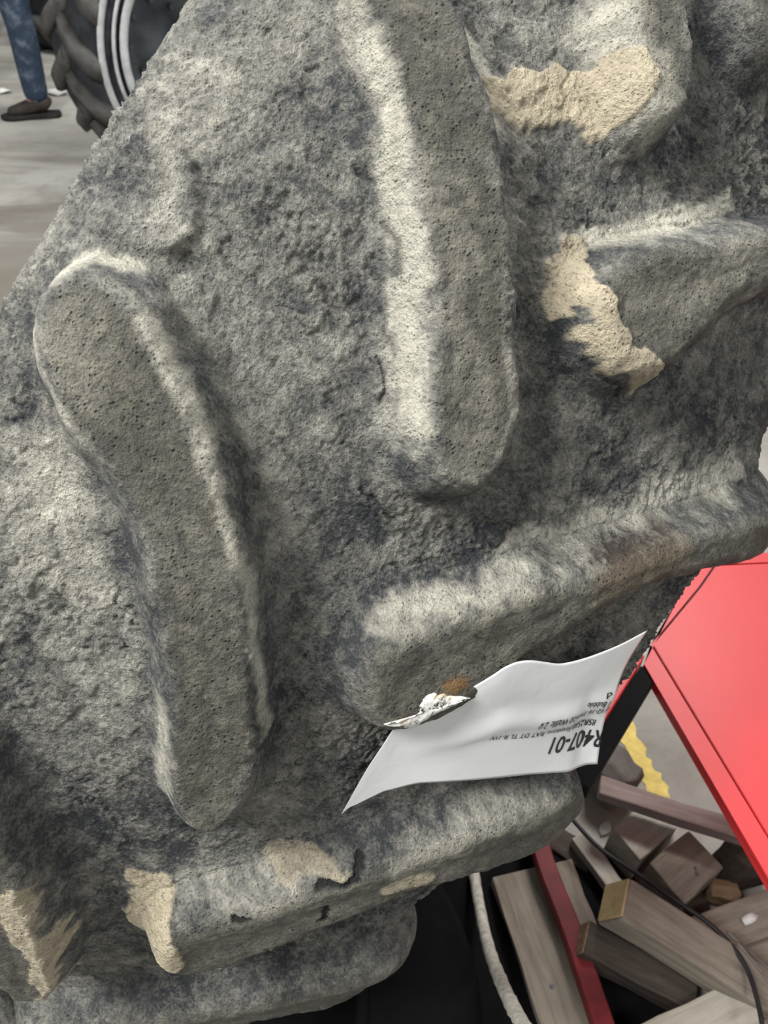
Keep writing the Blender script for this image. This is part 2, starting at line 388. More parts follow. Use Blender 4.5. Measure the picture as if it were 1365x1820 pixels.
STAINS = [
    ('crack',0.0012,.8,[(0.046, -0.078), (0.041, -0.07), (0.03, -0.066)]),
    ('crack',0.0012,.8,[(0.108, -0.11), (0.1, -0.101), (0.09, -0.094)]),
    ('crack',0.0012,.8,[(-0.02, -0.046), (-0.02, -0.037), (-0.024, -0.02)]),
    ('crack',0.0012,.8,[(0.379, 0.03), (0.377, 0.048), (0.384, 0.071)]),
    ('crack',0.0012,.8,[(0.109, 0.023), (0.107, 0.042), (0.111, 0.064)]),
    ('crack',0.0012,.8,[(0.156, -0.181), (0.16, -0.178)]),
    ('crack',0.0012,.8,[(0.125, -0.137), (0.123, -0.125)]),
    ('mud',0.0150,1.00,[(0.222, -0.082), (0.234, -0.059), (0.242, -0.042)]),
    ('mud',0.0142,1.00,[(0.207, -0.092), (0.217, -0.069)]),
    
    ('mud',0.0093,1.00,[(0.162, -0.014), (0.144, -0.012), (0.134, 0.003), (0.123, 0.02), (0.116, 0.039), (0.125, 0.059)]),
    ('dust',0.0066,1.00,[(0.165, -0.016), (0.191, 0.015), (0.227, 0.046), (0.273, 0.084)]),
    ('mud',0.0159,1.00,[(-0.336, 0.009), (-0.368, 0.026)]),
    ('mud',0.0085,0.45,[(-0.26, 0.066), (-0.239, 0.086)]),
    ('mud',0.0065,0.55,[(-0.236, 0.126), (-0.22, 0.147)]),
    ('mud',0.0110,0.80,[(-0.352, -0.075), (-0.393, -0.042), (-0.471, 0.013)]),
    ('dust',0.0066,1.00,[(0.17, -0.163), (0.15, -0.139), (0.123, -0.115), (0.098, -0.094), (0.073, -0.077), (0.044, -0.06), (0.024, -0.046)]),
    ('dust',0.0055,0.70,[(0.182, -0.178), (0.17, -0.163)]),
    ('dust',0.0212,0.5,[(0.1, -0.251), (0.099, -0.225)]),
    ('dust',0.0244,0.45,[(0.12, -0.245), (0.117, -0.212)]),
    ('dust',0.0121,0.55,[(0.083, -0.234), (0.072, -0.212), (0.048, -0.198)]),
    ('dust',0.0217,0.80,[(-0.095, -0.203), (-0.113, -0.176)]),
    ('dust',0.0195,0.60,[(-0.123, -0.2), (-0.142, -0.163), (-0.148, -0.134)]),
    ('dust',0.0227,0.45,[(-0.181, -0.126), (-0.205, -0.094)]),
    ('dust',0.0043,1.00,[(-0.001, -0.183), (-0.019, -0.156), (-0.034, -0.136), (-0.054, -0.112)]),
    ('dust',0.0032,0.90,[(-0.054, -0.112), (-0.09, -0.077), (-0.127, -0.045), (-0.163, -0.02)]),
    ('dust',0.0054,0.90,[(-0.008, -0.225), (0.011, -0.219), (0.021, -0.202)]),
    ('dust',0.0043,0.80,[(-0.032, -0.225), (-0.055, -0.207), (-0.067, -0.188)]),
    ('dust',0.0131,0.45,[(-0.024, -0.209), (-0.043, -0.182)]),
    ('dust',0.0098,0.75,[(-0.071, 0.005), (-0.034, 0.041), (0.011, 0.075), (0.051, 0.112)]),
    ('dust',0.0112,0.80,[(0.051, 0.112), (0.094, 0.153), (0.14, 0.208)]),
    ('dust',0.0110,0.5,[(-0.219, 0.12), (-0.177, 0.151), (-0.146, 0.193)]),
    ('dust',0.0099,0.4,[(-0.314, 0.023), (-0.286, 0.055), (-0.253, 0.079)]),
    ('dust',0.0160,0.85,[(0.277, -0.06), (0.256, -0.037), (0.246, -0.023)]),
    ('dust',0.0110,0.50,[(0.312, -0.016), (0.281, 0.007)]),
    ('dust',0.0054,0.90,[(0.226, -0.123), (0.208, -0.099), (0.19, -0.083)]),
    ('dust',0.0043,0.60,[(0.083, -0.029), (0.051, -0.005)]),
    ('dust',0.0125,0.50,[(0.05, -0.07), (0.014, -0.049)]),
    ('dust',0.0125,0.35,[(0.034, -0.024), (0.023, -0.013)]),
    ('dust',0.0055,0.70,[(-0.176, -0.075), (-0.201, -0.058), (-0.236, -0.041)]),
    ('dust',0.0185,0.40,[(0.113, -0.2), (0.173, -0.19)]),
    ('dust',0.0261,0.30,[(0.059, -0.173), (-0.001, -0.117)]),
    ('dust',0.0123,0.40,[(0.15, 0.03), (0.185, 0.059), (0.228, 0.085)]),
    ('dust',0.0087,0.40,[(0.134, -0.106), (0.095, -0.069), (0.051, -0.037)]),
    ('tear',0.0030,1.00,[(-0.254, 0.091), (-0.242, 0.094), (-0.226, 0.096)]),
    ('tear',0.0026,1.00,[(-0.3, 0.048), (-0.296, 0.057)]),
    ('tear',0.0024,1.00,[(-0.284, 0.108), (-0.274, 0.104)]),
    ('rust',0.0038,1.00,[(-0.087, 0.056), (-0.083, 0.059)]),
    ('rust',0.0136,0.25,[(0.011, 0.109), (0.048, 0.147)]),
    ('mud',0.009,0.90,[(-0.44, 0.075), (-0.425, 0.10), (-0.395, 0.118), (-0.36, 0.14)]),
]
def stain_masks(y, s, P3):
    jy = .010 * fbm(P3, 34, 3, 3.1) + .003 * noise(P3, 260, 1.7); js = .010 * fbm(P3, 34, 3, 9.7) + .003 * noise(P3, 260, 5.5)
    out = {k: np.zeros(y.shape) for k in ('dust', 'mud', 'tear', 'rust', 'crack')}
    for kd, rad, st, pts in STAINS:
        p = np.array(pts); e = rad * 2.2 + .02
        m = (y > p[:, 0].min() - e) & (y < p[:, 0].max() + e) & (s > p[:, 1].min() - e) & (s < p[:, 1].max() + e)
        if not m.any(): continue
        k = .3 if kd == 'crack' else .7 if kd == 'tear' else .35 if (kd == 'rust' or rad < .0075) else 1.0
        yy = y[m] + jy[m] * k; ss = s[m] + js[m] * k; d = np.full(yy.shape, 9.)
        for a, b in zip(pts, pts[1:]):
            ey, es = b[0] - a[0], b[1] - a[1]; wy = yy - a[0]; ws = ss - a[1]
            t = np.clip((wy * ey + ws * es) / (ey * ey + es * es + 1e-12), 0, 1)
            d = np.minimum(d, np.hypot(wy - ey * t, ws - es * t))
        v = st * (sstep(rad * 1.15, rad * .85, d) if kd in ('mud', 'tear', 'crack') else sstep(rad * 1.7, rad * .25, d))
        out[kd][m] = np.maximum(out[kd][m], v)
    return out

def build_tread(phi, s, fine):
    PH, S = np.meshgrid(phi, s, indexing='ij'); PH = PH.ravel(); S = S.ravel(); Y = PH * R0
    P0 = surf(PH, S, 0.0)
    warp = .0022 * fbm(P0, 45, 3, 2.2) if fine else np.zeros(Y.shape)
    H, idx, top, fl = lug_height(Y, S, warp)
    if not fine:
        z = np.zeros(Y.shape)
        V = surf(PH, S, H); at = dict(dust=z + .15, mud=z, tear=z, rust=z, lug=top)
        return V, idx, at
    st = stain_masks(Y, S, P0)
    pl = sstep(-.006, .004, sdf(chaikin(PLATE), Y, S) + warp)
    H = H + .005 * pl * (1 - top)
    groove = 1 - np.maximum(top, np.clip(fl, 0, 1) * .75)
    crust = sstep(-.25, .5, fbm(P0, 13, 3, 5.0))
    bil = .7 * np.abs(noise(P0, 110, 1.1)) + .7 * np.abs(noise(P0, 230, 4.2)) + .6 * np.abs(noise(P0, 430, 8.8))
    lump = fbm(P0, 28, 3, 11.0)
    H = H + groove * (.0012 * lump * .7 + (.0011 + .0027 * crust) * (bil - .55))
    flake = sstep(.02, .10, fbm(P0, 60, 3, 21.0)) * groove                       # flaky skin of dried dirt
    H = H + .0011 * flake
    ck = np.exp(-((noise(P0, 70, 31.0) + .5 * noise(P0, 190, 33.0)) / .04) ** 2) * sstep(.35, .6, noise(P0, 26, 17.0) + .5 * noise(P0, 90, 12.0)) * groove
    H = H - .0018 * ck
    H = H + top * (.0007 * fbm(P0, 60, 3, 14.0) + .00035 * noise(P0, 330, 2.0))
    H = H + .0014 * st['mud'] - .0022 * st['tear'] - .0020 * st['crack']
    dust = np.maximum(st['dust'], .16 * groove * (1 + lump) + .10 * flake)
    dust = dust * (1 - .75 * ck)
    V = surf(PH, S, H)
    return V, idx, dict(dust=dust, mud=st['mud'], tear=np.maximum(st['tear'], np.maximum(.35 * ck, .8 * st['crack'])), rust=st['rust'], lug=top)

PH0, PH1, SD = -0.82, 0.52, 0.345
def add_tread(phi, s, fine):
    V, idx, at = build_tread(phi, s, fine)
    Q = grid_quads(len(phi), len(s))
    fi = idx[Q].max(1)
    for n in np.unique(fi):
        sub_mesh('carcass' if n < 0 else 'tread_lug', V, Q, fi == n, M_TREAD, TYRE, at)
ds = .00105
add_tread(np.arange(PH0, PH1 + .0002, ds / R0), np.arange(-SD, SD + .0004, ds), True)
_pe = PH0 + ds / R0 * (len(np.arange(PH0, PH1 + .0002, ds / R0)) - 1)
add_tread(np.linspace(_pe, PH0 + 2 * math.pi, 420), np.linspace(-SD, SD, 70), False)
# plain sidewalls with their beads, and the liner inside
for sg in (-1, 1):
    s = np.linspace(SD, SMAX if sg > 0 else SMIN, 40); phi = np.linspace(0, 2 * math.pi, 181)
    A, B = np.meshgrid(phi, s, indexing='ij'); V = surf(A.ravel(), sg * B.ravel(), 0.0)
    z = np.zeros(len(V)); at = dict(dust=z + .05, mud=z, tear=z, rust=z, lug=z)
    from_arrays('sidewall', V, grid_quads(181, 40, sg < 0), M_TREAD, TYRE, at)
    bm = bmesh.new(); rings = []
    for a in phi[:-1]:
        ring = []
        for b in np.linspace(0, 2 * math.pi, 9)[:-1]:
            v = sg * (.190 + .016 * math.cos(b)); r = QA[-1, 1] - .004 + .016 * math.sin(b)
            ring.append(bm.verts.new((v, r * math.sin(a), r * math.cos(a))))
        rings.append(ring)
    for i in range(180):
        p, q = rings[i], rings[(i + 1) % 180]
        for j in range(8): bm.faces.new((p[j], p[(j + 1) % 8], q[(j + 1) % 8], q[j]))
    from_bm('bead', bm, M_BLACK, TYRE, True)
s = np.linspace(-SMIN, SMAX, 70); phi = np.linspace(0, 2 * math.pi, 121)
A, B = np.meshgrid(phi, s, indexing='ij')
from_arrays('liner', surf(A.ravel(), B.ravel(), -.014), grid_quads(121, 70, True), M_BLACK, TYRE)

# ------------------------------------------------------------------ torn plastic label sheet
FILM = [[752,-2102,8206],[752,-2102,8206],[752,-2102,8206],[752,-2102,8206],[752,-2102,8206],[752,-2102,8206],[752,-2102,8206],[752,-2102,8206],[752,-2102,8206],[720,-1992,8243],[725,-1997,8241],[730,-2003,8239],[734,-2008,8237],[739,-2013,8235],[744,-2018,8233],[749,-2024,8231],[753,-2029,8230],[758,-2034,8228],[688,-1884,8280],[701,-1896,8275],[713,-1908,8271],[725,-1920,8267],[737,-1932,8262],[750,-1944,8258],[762,-1956,8253],[774,-1968,8249],[787,-1980,8245],[657,-1778,8317],[676,-1796,8310],[696,-1815,8303],[715,-1833,8296],[735,-1851,8289],[754,-1869,8282],[774,-1887,8276],[794,-1906,8269],[814,-1924,8262],[628,-1675,8354],[654,-1699,8344],[681,-1723,8335],[707,-1747,8325],[733,-1771,8316],[760,-1795,8307],[787,-1820,8298],[814,-1844,8288],[841,-1869,8279],[605,-1574,8390],[638,-1603,8378],[670,-1633,8366],[702,-1662,8354],[735,-1692,8343],[768,-1723,8331],[801,-1753,8319],[834,-1784,8308],[868,-1814,8296],[582,-1474,8427],[622,-1510,8412],[662,-1546,8397],[702,-1583,8382],[743,-1619,8367],[784,-1656,8353],[825,-1694,8338],[867,-1732,8324],[908,-1770,8310],[557,-1376,8464],[605,-1418,8445],[653,-1461,8427],[701,-1503,8409],[750,-1547,8392],[799,-1590,8374],[848,-1635,8357],[898,-1680,8340],[949,-1725,8323],[541,-1284,8498],[595,-1331,8477],[649,-1379,8456],[705,-1428,8436],[760,-1477,8415],[817,-1527,8395],[874,-1577,8375],[931,-1628,8356],[989,-1680,8337],[581,-1215,8521],[636,-1265,8498],[691,-1317,8476],[747,-1369,8454],[803,-1421,8432],[860,-1475,8411],[918,-1529,8390],[976,-1584,8369],[1034,-1639,8349],[616,-1142,8545],[673,-1197,8520],[730,-1253,8496],[789,-1310,8472],[847,-1367,8448],[907,-1426,8425],[966,-1485,8402],[1027,-1545,8380],[1088,-1606,8358],[645,-1067,8573],[706,-1127,8545],[767,-1188,8518],[828,-1250,8491],[890,-1313,8465],[952,-1376,8440],[1015,-1441,8415],[1078,-1507,8391],[1142,-1573,8367],[679,-997,8606],[743,-1062,8572],[808,-1127,8540],[873,-1194,8509],[937,-1261,8481],[1001,-1329,8454],[1065,-1398,8427],[1131,-1469,8402],[1196,-1540,8376],[700,-922,8650],[770,-991,8610],[842,-1063,8568],[913,-1135,8531],[981,-1208,8498],[1048,-1281,8468],[1115,-1355,8440],[1183,-1430,8412],[1251,-1507,8385],[711,-844,8700],[784,-917,8658],[865,-995,8606],[946,-1074,8557],[1022,-1153,8517],[1093,-1231,8483],[1164,-1311,8453],[1235,-1392,8423],[1306,-1474,8395],[728,-768,8737],[795,-842,8705],[881,-924,8648],[973,-1010,8588],[1058,-1096,8538],[1136,-1181,8499],[1211,-1266,8466],[1286,-1352,8435],[1362,-1441,8404],[759,-695,8750],[816,-771,8732],[898,-855,8685],[996,-946,8619],[1091,-1038,8561],[1177,-1129,8516],[1257,-1221,8480],[1337,-1313,8446],[1418,-1407,8413],[797,-624,8750],[852,-704,8737],[926,-789,8704],[1022,-883,8645],[1123,-980,8582],[1216,-1077,8533],[1302,-1175,8493],[1387,-1273,8458],[1474,-1373,8423],[856,-562,8747],[918,-647,8726],[987,-736,8698],[1075,-831,8650],[1173,-930,8593],[1266,-1031,8544],[1354,-1132,8504],[1442,-1235,8467],[1530,-1340,8432],[936,-518,8740],[1003,-607,8711],[1073,-698,8680],[1154,-793,8640],[1242,-892,8593],[1330,-993,8549],[1415,-1096,8510],[1501,-1199,8475],[1588,-1305,8440],[1038,-487,8726],[1104,-577,8694],[1172,-670,8662],[1246,-765,8625],[1324,-863,8586],[1404,-962,8548],[1483,-1064,8513],[1564,-1166,8479],[1647,-1271,8446],[1143,-455,8711],[1204,-547,8679],[1269,-641,8647],[1336,-736,8614],[1407,-833,8580],[1480,-932,8546],[1553,-1032,8514],[1629,-1134,8482],[1707,-1237,8451],[1223,-403,8704],[1282,-498,8673],[1344,-594,8642],[1408,-692,8610],[1476,-792,8577],[1547,-893,8545],[1619,-995,8515],[1693,-1099,8484],[1771,-1205,8454],[1298,-342,8698],[1353,-441,8668],[1413,-542,8638],[1476,-644,8606],[1542,-747,8575],[1613,-852,8543],[1684,-957,8514],[1758,-1064,8485],[1837,-1172,8455],[1370,-278,8689],[1422,-382,8662],[1478,-487,8633],[1539,-593,8603],[1605,-700,8572],[1675,-808,8540],[1746,-917,8512],[1822,-1027,8485],[1903,-1138,8456],[1442,-211,8679],[1489,-320,8654],[1542,-430,8626],[1601,-540,8598],[1666,-652,8568],[1736,-764,8537],[1809,-876,8509],[1886,-989,8483],[1969,-1102,8455],[1515,-141,8667],[1555,-256,8644],[1603,-371,8619],[1658,-485,8592],[1721,-600,8563],[1792,-715,8533],[1866,-831,8506],[1944,-945,8481],[2030,-1061,8455],[1584,-68,8653],[1616,-189,8635],[1657,-308,8612],[1709,-427,8587],[1770,-546,8560],[1840,-664,8530],[1918,-782,8501],[1997,-899,8479],[2087,-1016,8454],[1656,6,8637],[1677,-121,8623],[1710,-245,8604],[1756,-368,8582],[1814,-490,8556],[1883,-611,8528],[1963,-731,8497],[2045,-849,8476],[2137,-966,8453]]
FILMV = np.array(FILM) / 1e4
LABEL = empty('plastic_label_sheet', (0, 0, 0), 'torn white plastic label sheet with upside-down print, stuck between lugs of the huge tyre', 'label')
LABEL.matrix_world = TM
nf, mf = 29, 9
def crease(V):
    G = V.reshape(nf, mf, 3); n = np.cross(G[-1, 0] - G[1, 0], G[14, -1] - G[14, 0]); n /= np.linalg.norm(n)
    if n[2] < 0: n = -n
    u = np.linspace(0, 1, nf)[:, None]; w = np.linspace(0, 1, mf)[None]
    d = .0032 * np.exp(-((w - .52 + .12 * (u - .5)) / .07) ** 2) * sstep(.25, .5, u) - .003 * np.exp(-((u - .90 - .10 * (w - .5)) / .035) ** 2) * sstep(.2, .6, w)
    d = d + .0012 * np.sin(9 * u + 4 * w) * u
    return (G + n * d[..., None]), n
G, FN = crease(FILMV)
# refine
def up(G, a):
    k = G.shape[0]; t = np.linspace(0, k - 1, a); i = np.minimum(t.astype(int), k - 2); f = (t - i)[:, None, None]
    p0 = G[np.maximum(i - 1, 0)]; p1 = G[i]; p2 = G[i + 1]; p3 = G[np.minimum(i + 2, k - 1)]
    return p1 + .5 * f * (p2 - p0 + f * (2 * p0 - 5 * p1 + 4 * p2 - p3 + f * (3 * (p1 - p2) + p3 - p0)))
G = up(G, 85); G = up(G.transpose(1, 0, 2), 33).transpose(1, 0, 2)
sheet = from_arrays('sheet', G.reshape(-1, 3), grid_quads(85, 33), M_FILM, LABEL)
sm = sheet.modifiers.new('thickness', 'SOLIDIFY'); sm.thickness = .0004; sm.offset = -1
bvh = BVHTree.FromPolygons([Vector(v) for v in G.reshape(-1, 3)], [tuple(int(c) for c in q) for q in grid_quads(85, 33)])
def film_text(txt, p, q, height, width=None):
    cu = bpy.data.curves.new('print', 'FONT'); cu.body = txt; cu.size = 1.0; cu.offset = .014 if height > .01 else .006; cu.resolution_u = 3
    o = bpy.data.objects.new('print', cu); COL.objects.link(o)
    bpy.context.view_layer.update()
    me = bpy.data.meshes.new_from_object(o.evaluated_get(bpy.context.evaluated_depsgraph_get()))
    bpy.data.objects.remove(o)
    bm = bmesh.new(); bm.from_mesh(me)
    bmesh.ops.triangulate(bm, faces=bm.faces)
    bmesh.ops.subdivide_edges(bm, edges=[e for e in bm.edges if e.calc_length() > .15], cuts=2)
    xs = [v.co.x for v in bm.verts]; x0, x1 = min(xs), max(xs); hh = .69
    p = Vector(p); q = Vector(q); d = q - p; L = d.length; e1 = d.normalized()
    n = Vector(FN); e2 = n.cross(e1).normalized()
    for v in bm.verts:
        w = p + e1 * ((v.co.x - x0) / (x1 - x0) * L) + e2 * (v.co.y / hh * height)
        loc, nn, i, dist = bvh.find_nearest(w)
        if nn.dot(n) < 0: nn = -nn
        v.co = loc + nn * .0005
    return from_bm('print', bm, M_INK, LABEL)
film_text('R407-01', (0.1978, -0.0719, 0.8496), (0.1608, -0.0924, 0.853), .0145)
film_text('85R25A8 Firestone RAT DT TL R-1W', (0.1846, -0.0688, 0.8526), (0.1136, -0.1076, 0.854), .0052)
film_text('d V2-16 7/4 620 Waffle 2.0', (0.1847, -0.0555, 0.8541), (0.1360, -0.0850, 0.8586), .0052)
film_text('1 Bubble', (0.1799, -0.0514, 0.8557), (0.1637, -0.0599, 0.8581), .0048)
film_text('d', (0.1754, -0.0457, 0.8573), (0.1721, -0.0483, 0.8578), .0048)
TORN0 = [(-0.124, 0.036), (-0.118, 0.041), (-0.107, 0.048), (-0.101, 0.045), (-0.095, 0.045), (-0.093, 0.051), (-0.091, 0.058), (-0.087, 0.07), (-0.097, 0.064), (-0.106, 0.057), (-0.115, 0.053), (-0.121, 0.045)]
TORN = [(a + .0015, b - .0025) for a, b in TORN0]
bm = bmesh.new()
def ts(y, s):
    d = sdf(chaikin(P_E), np.array([y]), np.array([s]))
    u = np.clip((d + .010) / .025, 0, 1); h = .036 * (.3 * u * u * (3 - 2 * u) + .7 * (1 - (1 - u) ** 2.5) ** 1.3) + .0035
    return Vector(surf(np.array([y / R0]), np.array([s]), h)[0])
c = bm.verts.new(ts(-.1045, .049)); ring = []
for (a, b), (a2, b2) in zip(TORN, TORN[1:] + TORN[:1]):
    for f in (0, .33, .66):
        ring.append(bm.verts.new(ts(a * (1 - f) + a2 * f + random.uniform(-.0012, .0012), b * (1 - f) + b2 * f + random.uniform(-.0012, .0012))))
for a, b in zip(ring, ring[1:] + ring[:1]): bm.faces.new((c, a, b))
bmesh.ops.subdivide_edges(bm, edges=bm.edges, cuts=1, use_grid_fill=True)
t = from_bm('torn_corner', bm, M_TORN, LABEL, True); t['label'] = 'dirty torn corner stuck on the lug end'
t.modifiers.new('thickness', 'SOLIDIFY').thickness = .0006

# ------------------------------------------------------------------ builders for the things around
def box_bm(sx, sy, sz, bev=0.0, jit=0.0, cuts=0):
    bm = bmesh.new(); bmesh.ops.create_cube(bm, size=1)
    for v in bm.verts: v.co = Vector((v.co.x * sx, v.co.y * sy, v.co.z * sz))
    if cuts:
        ed = [e for e in bm.edges if abs((e.verts[0].co - e.verts[1].co).x) > sx * .9]
        bmesh.ops.subdivide_edges(bm, edges=ed, cuts=cuts)
    if jit:
        for v in bm.verts: v.co += Vector([random.uniform(-jit, jit) for _ in range(3)])
    if bev: bmesh.ops.bevel(bm, geom=list(bm.edges), offset=bev, segments=2, profile=.6, affect='EDGES')
    return bm
def prism(poly, z0, z1, bev=0.0):
    bm = bmesh.new()
    lo = [bm.verts.new((x, y, z0)) for x, y in poly]; hi = [bm.verts.new((x, y, z1)) for x, y in poly]
    bm.faces.new(hi); bm.faces.new(lo[::-1]); n = len(poly)
    for i in range(n): bm.faces.new((lo[i], lo[(i + 1) % n], hi[(i + 1) % n], hi[i]))
    if bev: bmesh.ops.bevel(bm, geom=[e for e in bm.edges if e.verts[0].co.z > z1 - 1e-6 and e.verts[1].co.z > z1 - 1e-6], offset=bev, segments=2, affect='EDGES')
    return bm
def tube_bm(pts, r, n=10, rfun=None):
    bm = bmesh.new(); P = [Vector(p) for p in pts]; rings = []
    up = Vector((0, 0, 1))
    for i, p in enumerate(P):
        d = (P[min(i + 1, len(P) - 1)] - P[max(i - 1, 0)]).normalized()
        a = d.cross(up if abs(d.z) < .95 else Vector((1, 0, 0))).normalized(); b = a.cross(d)
        rr = rfun(i / (len(P) - 1)) if rfun else r
        rings.append([bm.verts.new(p + (a * math.cos(t) + b * math.sin(t)) * rr) for t in np.linspace(0, 2 * math.pi, n + 1)[:-1]])
    for p, q in zip(rings, rings[1:]):
        for j in range(n): bm.faces.new((p[j], p[(j + 1) % n], q[(j + 1) % n], q[j]))
    bm.faces.new(rings[0][::-1]); bm.faces.new(rings[-1])
    return bm
def spline(pts, k=8):
    P = [Vector(p) for p in pts]; out = []
    for i in range(len(P) - 1):
        a, b, c, d = P[max(i - 1, 0)], P[i], P[i + 1], P[min(i + 2, len(P) - 1)]
        for j in range(k):
            f = j / k; out.append(b + .5 * f * (c - a + f * (2 * a - 5 * b + 4 * c - d + f * (3 * (b - c) + d - a))))
    return out + [P[-1]]
def orient(o, A, B, roll=0.0):
    A, B = Vector(A), Vector(B); x = (B - A).normalized(); y = Vector((0, 0, 1)).cross(x).normalized(); z = x.cross(y)
    m = Matrix((x, y, z)).transposed().to_4x4(); m = m @ Matrix.Rotation(roll, 4, 'X'); m.translation = (A + B) / 2
    o.matrix_world = m
def beam(A, B, w, h, mat, label, cat='board', name='wooden_board', group='scrap timber on the floor', roll=0.0, end=None, bev=.003, nails=0):
    """A, B: the middle of the top face at either end."""
    A, B = Vector(A), Vector(B); L = (B - A).length
    root = empty(name, (0, 0, 0), label, cat, group); orient(root, A, B, roll)
    bm = box_bm(L, w, h, bev, .0022, 3)
    for v in bm.verts: v.co.z -= h / 2
    from_bm('timber', bm, mat, root)
    if end:
        bm = box_bm(.004, w * .93, h * .93, .0015)
        for v in bm.verts: v.co += Vector((-L / 2 - .0012, 0, -h / 2))
        e = from_bm('cut_end', bm, end, root); e['label'] = 'pale sawn end'
    for k in range(nails):
        spot = Vector((random.uniform(-.3, .3) * L, random.uniform(-.3, .3) * w, .0018))
        bm = bmesh.new(); bmesh.ops.create_cone(bm, cap_ends=True, segments=8, radius1=.0035, radius2=.003, depth=.003)
        for v in bm.verts: v.co += spot
        from_bm('nail_head', bm, M_RIM, root)
    return root

# ------------------------------------------------------------------ red steel machine, lower right
ROOT = empty('red_machine_cover', (0, 0, 0), 'bright red steel machine cover at the right edge of the picture', 'machine cover')
Z = .60
OUT = [(.4555, .315), (.373, .639), (.4755, .790), (.515, .848), (.95, .87), (.95, .31)]
INN = [(.479, .33), (.3905, .672), (.4935, .7835), (.530, .828), (.93, .85), (.93, .33)]
from_bm('base_plate', prism(OUT, Z - .018, Z - .006), M_RED, ROOT)
bm = bmesh.new(); n = len(OUT)
for i in range(n):
    j = (i + 1) % n; c = []
    for z in (Z - .008, Z): c += [bm.verts.new((*OUT[i], z)), bm.verts.new((*OUT[j], z)), bm.verts.new((*INN[j], z)), bm.verts.new((*INN[i], z))]
    for f in ((4, 5, 6, 7), (0, 1, 5, 4), (2, 3, 7, 6), (3, 2, 1, 0)): bm.faces.new([c[k] for k in f])
from_bm('rim', bm, M_RED, ROOT)
cx = sum(p[0] for p in INN) / n; cy = sum(p[1] for p in INN) / n
sh = lambda P, d: [(x + d * (cx - x) / math.hypot(cx - x, cy - y), y + d * (cy - y) / math.hypot(cx - x, cy - y)) for x, y in P]
from_bm('seam', prism(sh(INN, -.001), Z - .0058, Z - .0045), M_SCUFF, ROOT)
from_bm('cover_plate', prism(sh(INN, .0035), Z - .005, Z + .0005, .0008), M_RED, ROOT)
for x, y in ((.90, .36), (.90, .80), (.80, .80)):
    bm = box_bm(.05, .05, Z - .018, .004)
    for v in bm.verts: v.co += Vector((x, y, (Z - .018) / 2))
    from_bm('leg', bm, M_RED, ROOT)
d = Vector((-.605, -.796, 0)); nrm = Vector((.796, -.605, 0))
K = Vector((.3785, .640, Z))
def bar(name, a, b, off, w, h, zt, mat):
    bm = box_bm((b - a), w, h, .002); o = from_bm(name, bm, mat, ROOT)
    A_ = K + d * a + nrm * off; B_ = K + d * b + nrm * off; A_.z = B_.z = zt - h / 2; orient(o, A_, B_)
bar('arm', -.01, .22, -.0175, .018, .03, Z, M_RED)
bar('arm_buffer', .006, .22, .0065, .026, .03, Z - .004, M_BLKSTEEL)

# ------------------------------------------------------------------ black tyre lying in the shade under the big one, and the bent lath
def lathe(prof, n=72):
    a = np.linspace(0, 2 * math.pi, n + 1); p = np.array(prof)
    V = np.stack([np.outer(np.cos(a), p[:, 0]), np.outer(np.sin(a), p[:, 0]), np.tile(p[:, 1], (n + 1, 1))], -1).reshape(-1, 3)
    return V, grid_quads(n + 1, len(p), True)
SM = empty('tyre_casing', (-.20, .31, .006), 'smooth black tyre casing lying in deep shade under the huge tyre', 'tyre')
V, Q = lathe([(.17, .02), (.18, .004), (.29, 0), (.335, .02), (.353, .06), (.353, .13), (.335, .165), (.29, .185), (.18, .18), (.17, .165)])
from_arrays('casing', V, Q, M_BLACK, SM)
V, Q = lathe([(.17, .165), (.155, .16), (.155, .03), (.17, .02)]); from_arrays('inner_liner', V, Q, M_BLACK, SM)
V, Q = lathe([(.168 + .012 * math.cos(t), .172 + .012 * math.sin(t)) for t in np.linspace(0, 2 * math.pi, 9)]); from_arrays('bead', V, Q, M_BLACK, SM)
bm = prism([(-.50, .55), (.10, .64), (.30, .66), (.47, .60), (.50, .40), (.45, .10), (-.50, .05)], .0005, .006, .002)  # black sheet standing in for shadow on the floor and between the boards
tag(from_bm('shade_sheet', bm, M_BLACK), 'thin black sheet standing in for the shadow on the floor under the scrap timber', 'mat')
pts = spline([(.168, .60, -.003 + .012), (.1705, .557, .016), (.170, .428, .114), (.169, .324, .26), (.169, .233, .43), (.170, .17, .57)], 12)
bm = tube_bm(pts, .01, 10, lambda t: .0105 - .001 * t)
for v in bm.verts: v.co += Vector([random.gauss(0, .0005) for _ in range(3)])
o = tag(from_bm('bent_cord', bm, M_LATH, None, True), 'pale frayed stiff cord curving up from the floor beside the black casing', 'cord')

# ------------------------------------------------------------------ scrap timber, lower right
beam((.243, .56, .035), (.308, .27, .075), .088, .025, M_WOOD_G, 'wide grey board beside the pale frayed cord', nails=1)
beam((.335, .575, .050), (.36, .445, .062), .034, .03, M_WOOD_G, 'short grey board right of the dull red bar')
beam((.375, .625, .045), (.438, .512, .045), .032, .03, M_WOOD_L, 'small light lath between the red bar and the pale block')
beam((.391, .451, .22), (.650, .340, .09), .066, .068, M_WOOD_G, 'square beam with a fresh yellow sawn end', 'beam', 'wooden_beam', end=M_ENDCUT, bev=.005)
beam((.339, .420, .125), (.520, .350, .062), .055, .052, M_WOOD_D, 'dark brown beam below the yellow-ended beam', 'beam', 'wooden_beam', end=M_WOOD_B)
beam((.40, .668, .165), (.68, .568, .165), .036, .03, M_WOOD_P, 'long thin pinkish-brown batten touching the red cover', 'batten', 'wooden_batten')
beam((.445, .585, .10), (.525, .640, .10), .070, .10, M_WOOD_L, 'pale square block with a bright sawn top', 'block', 'wooden_block')
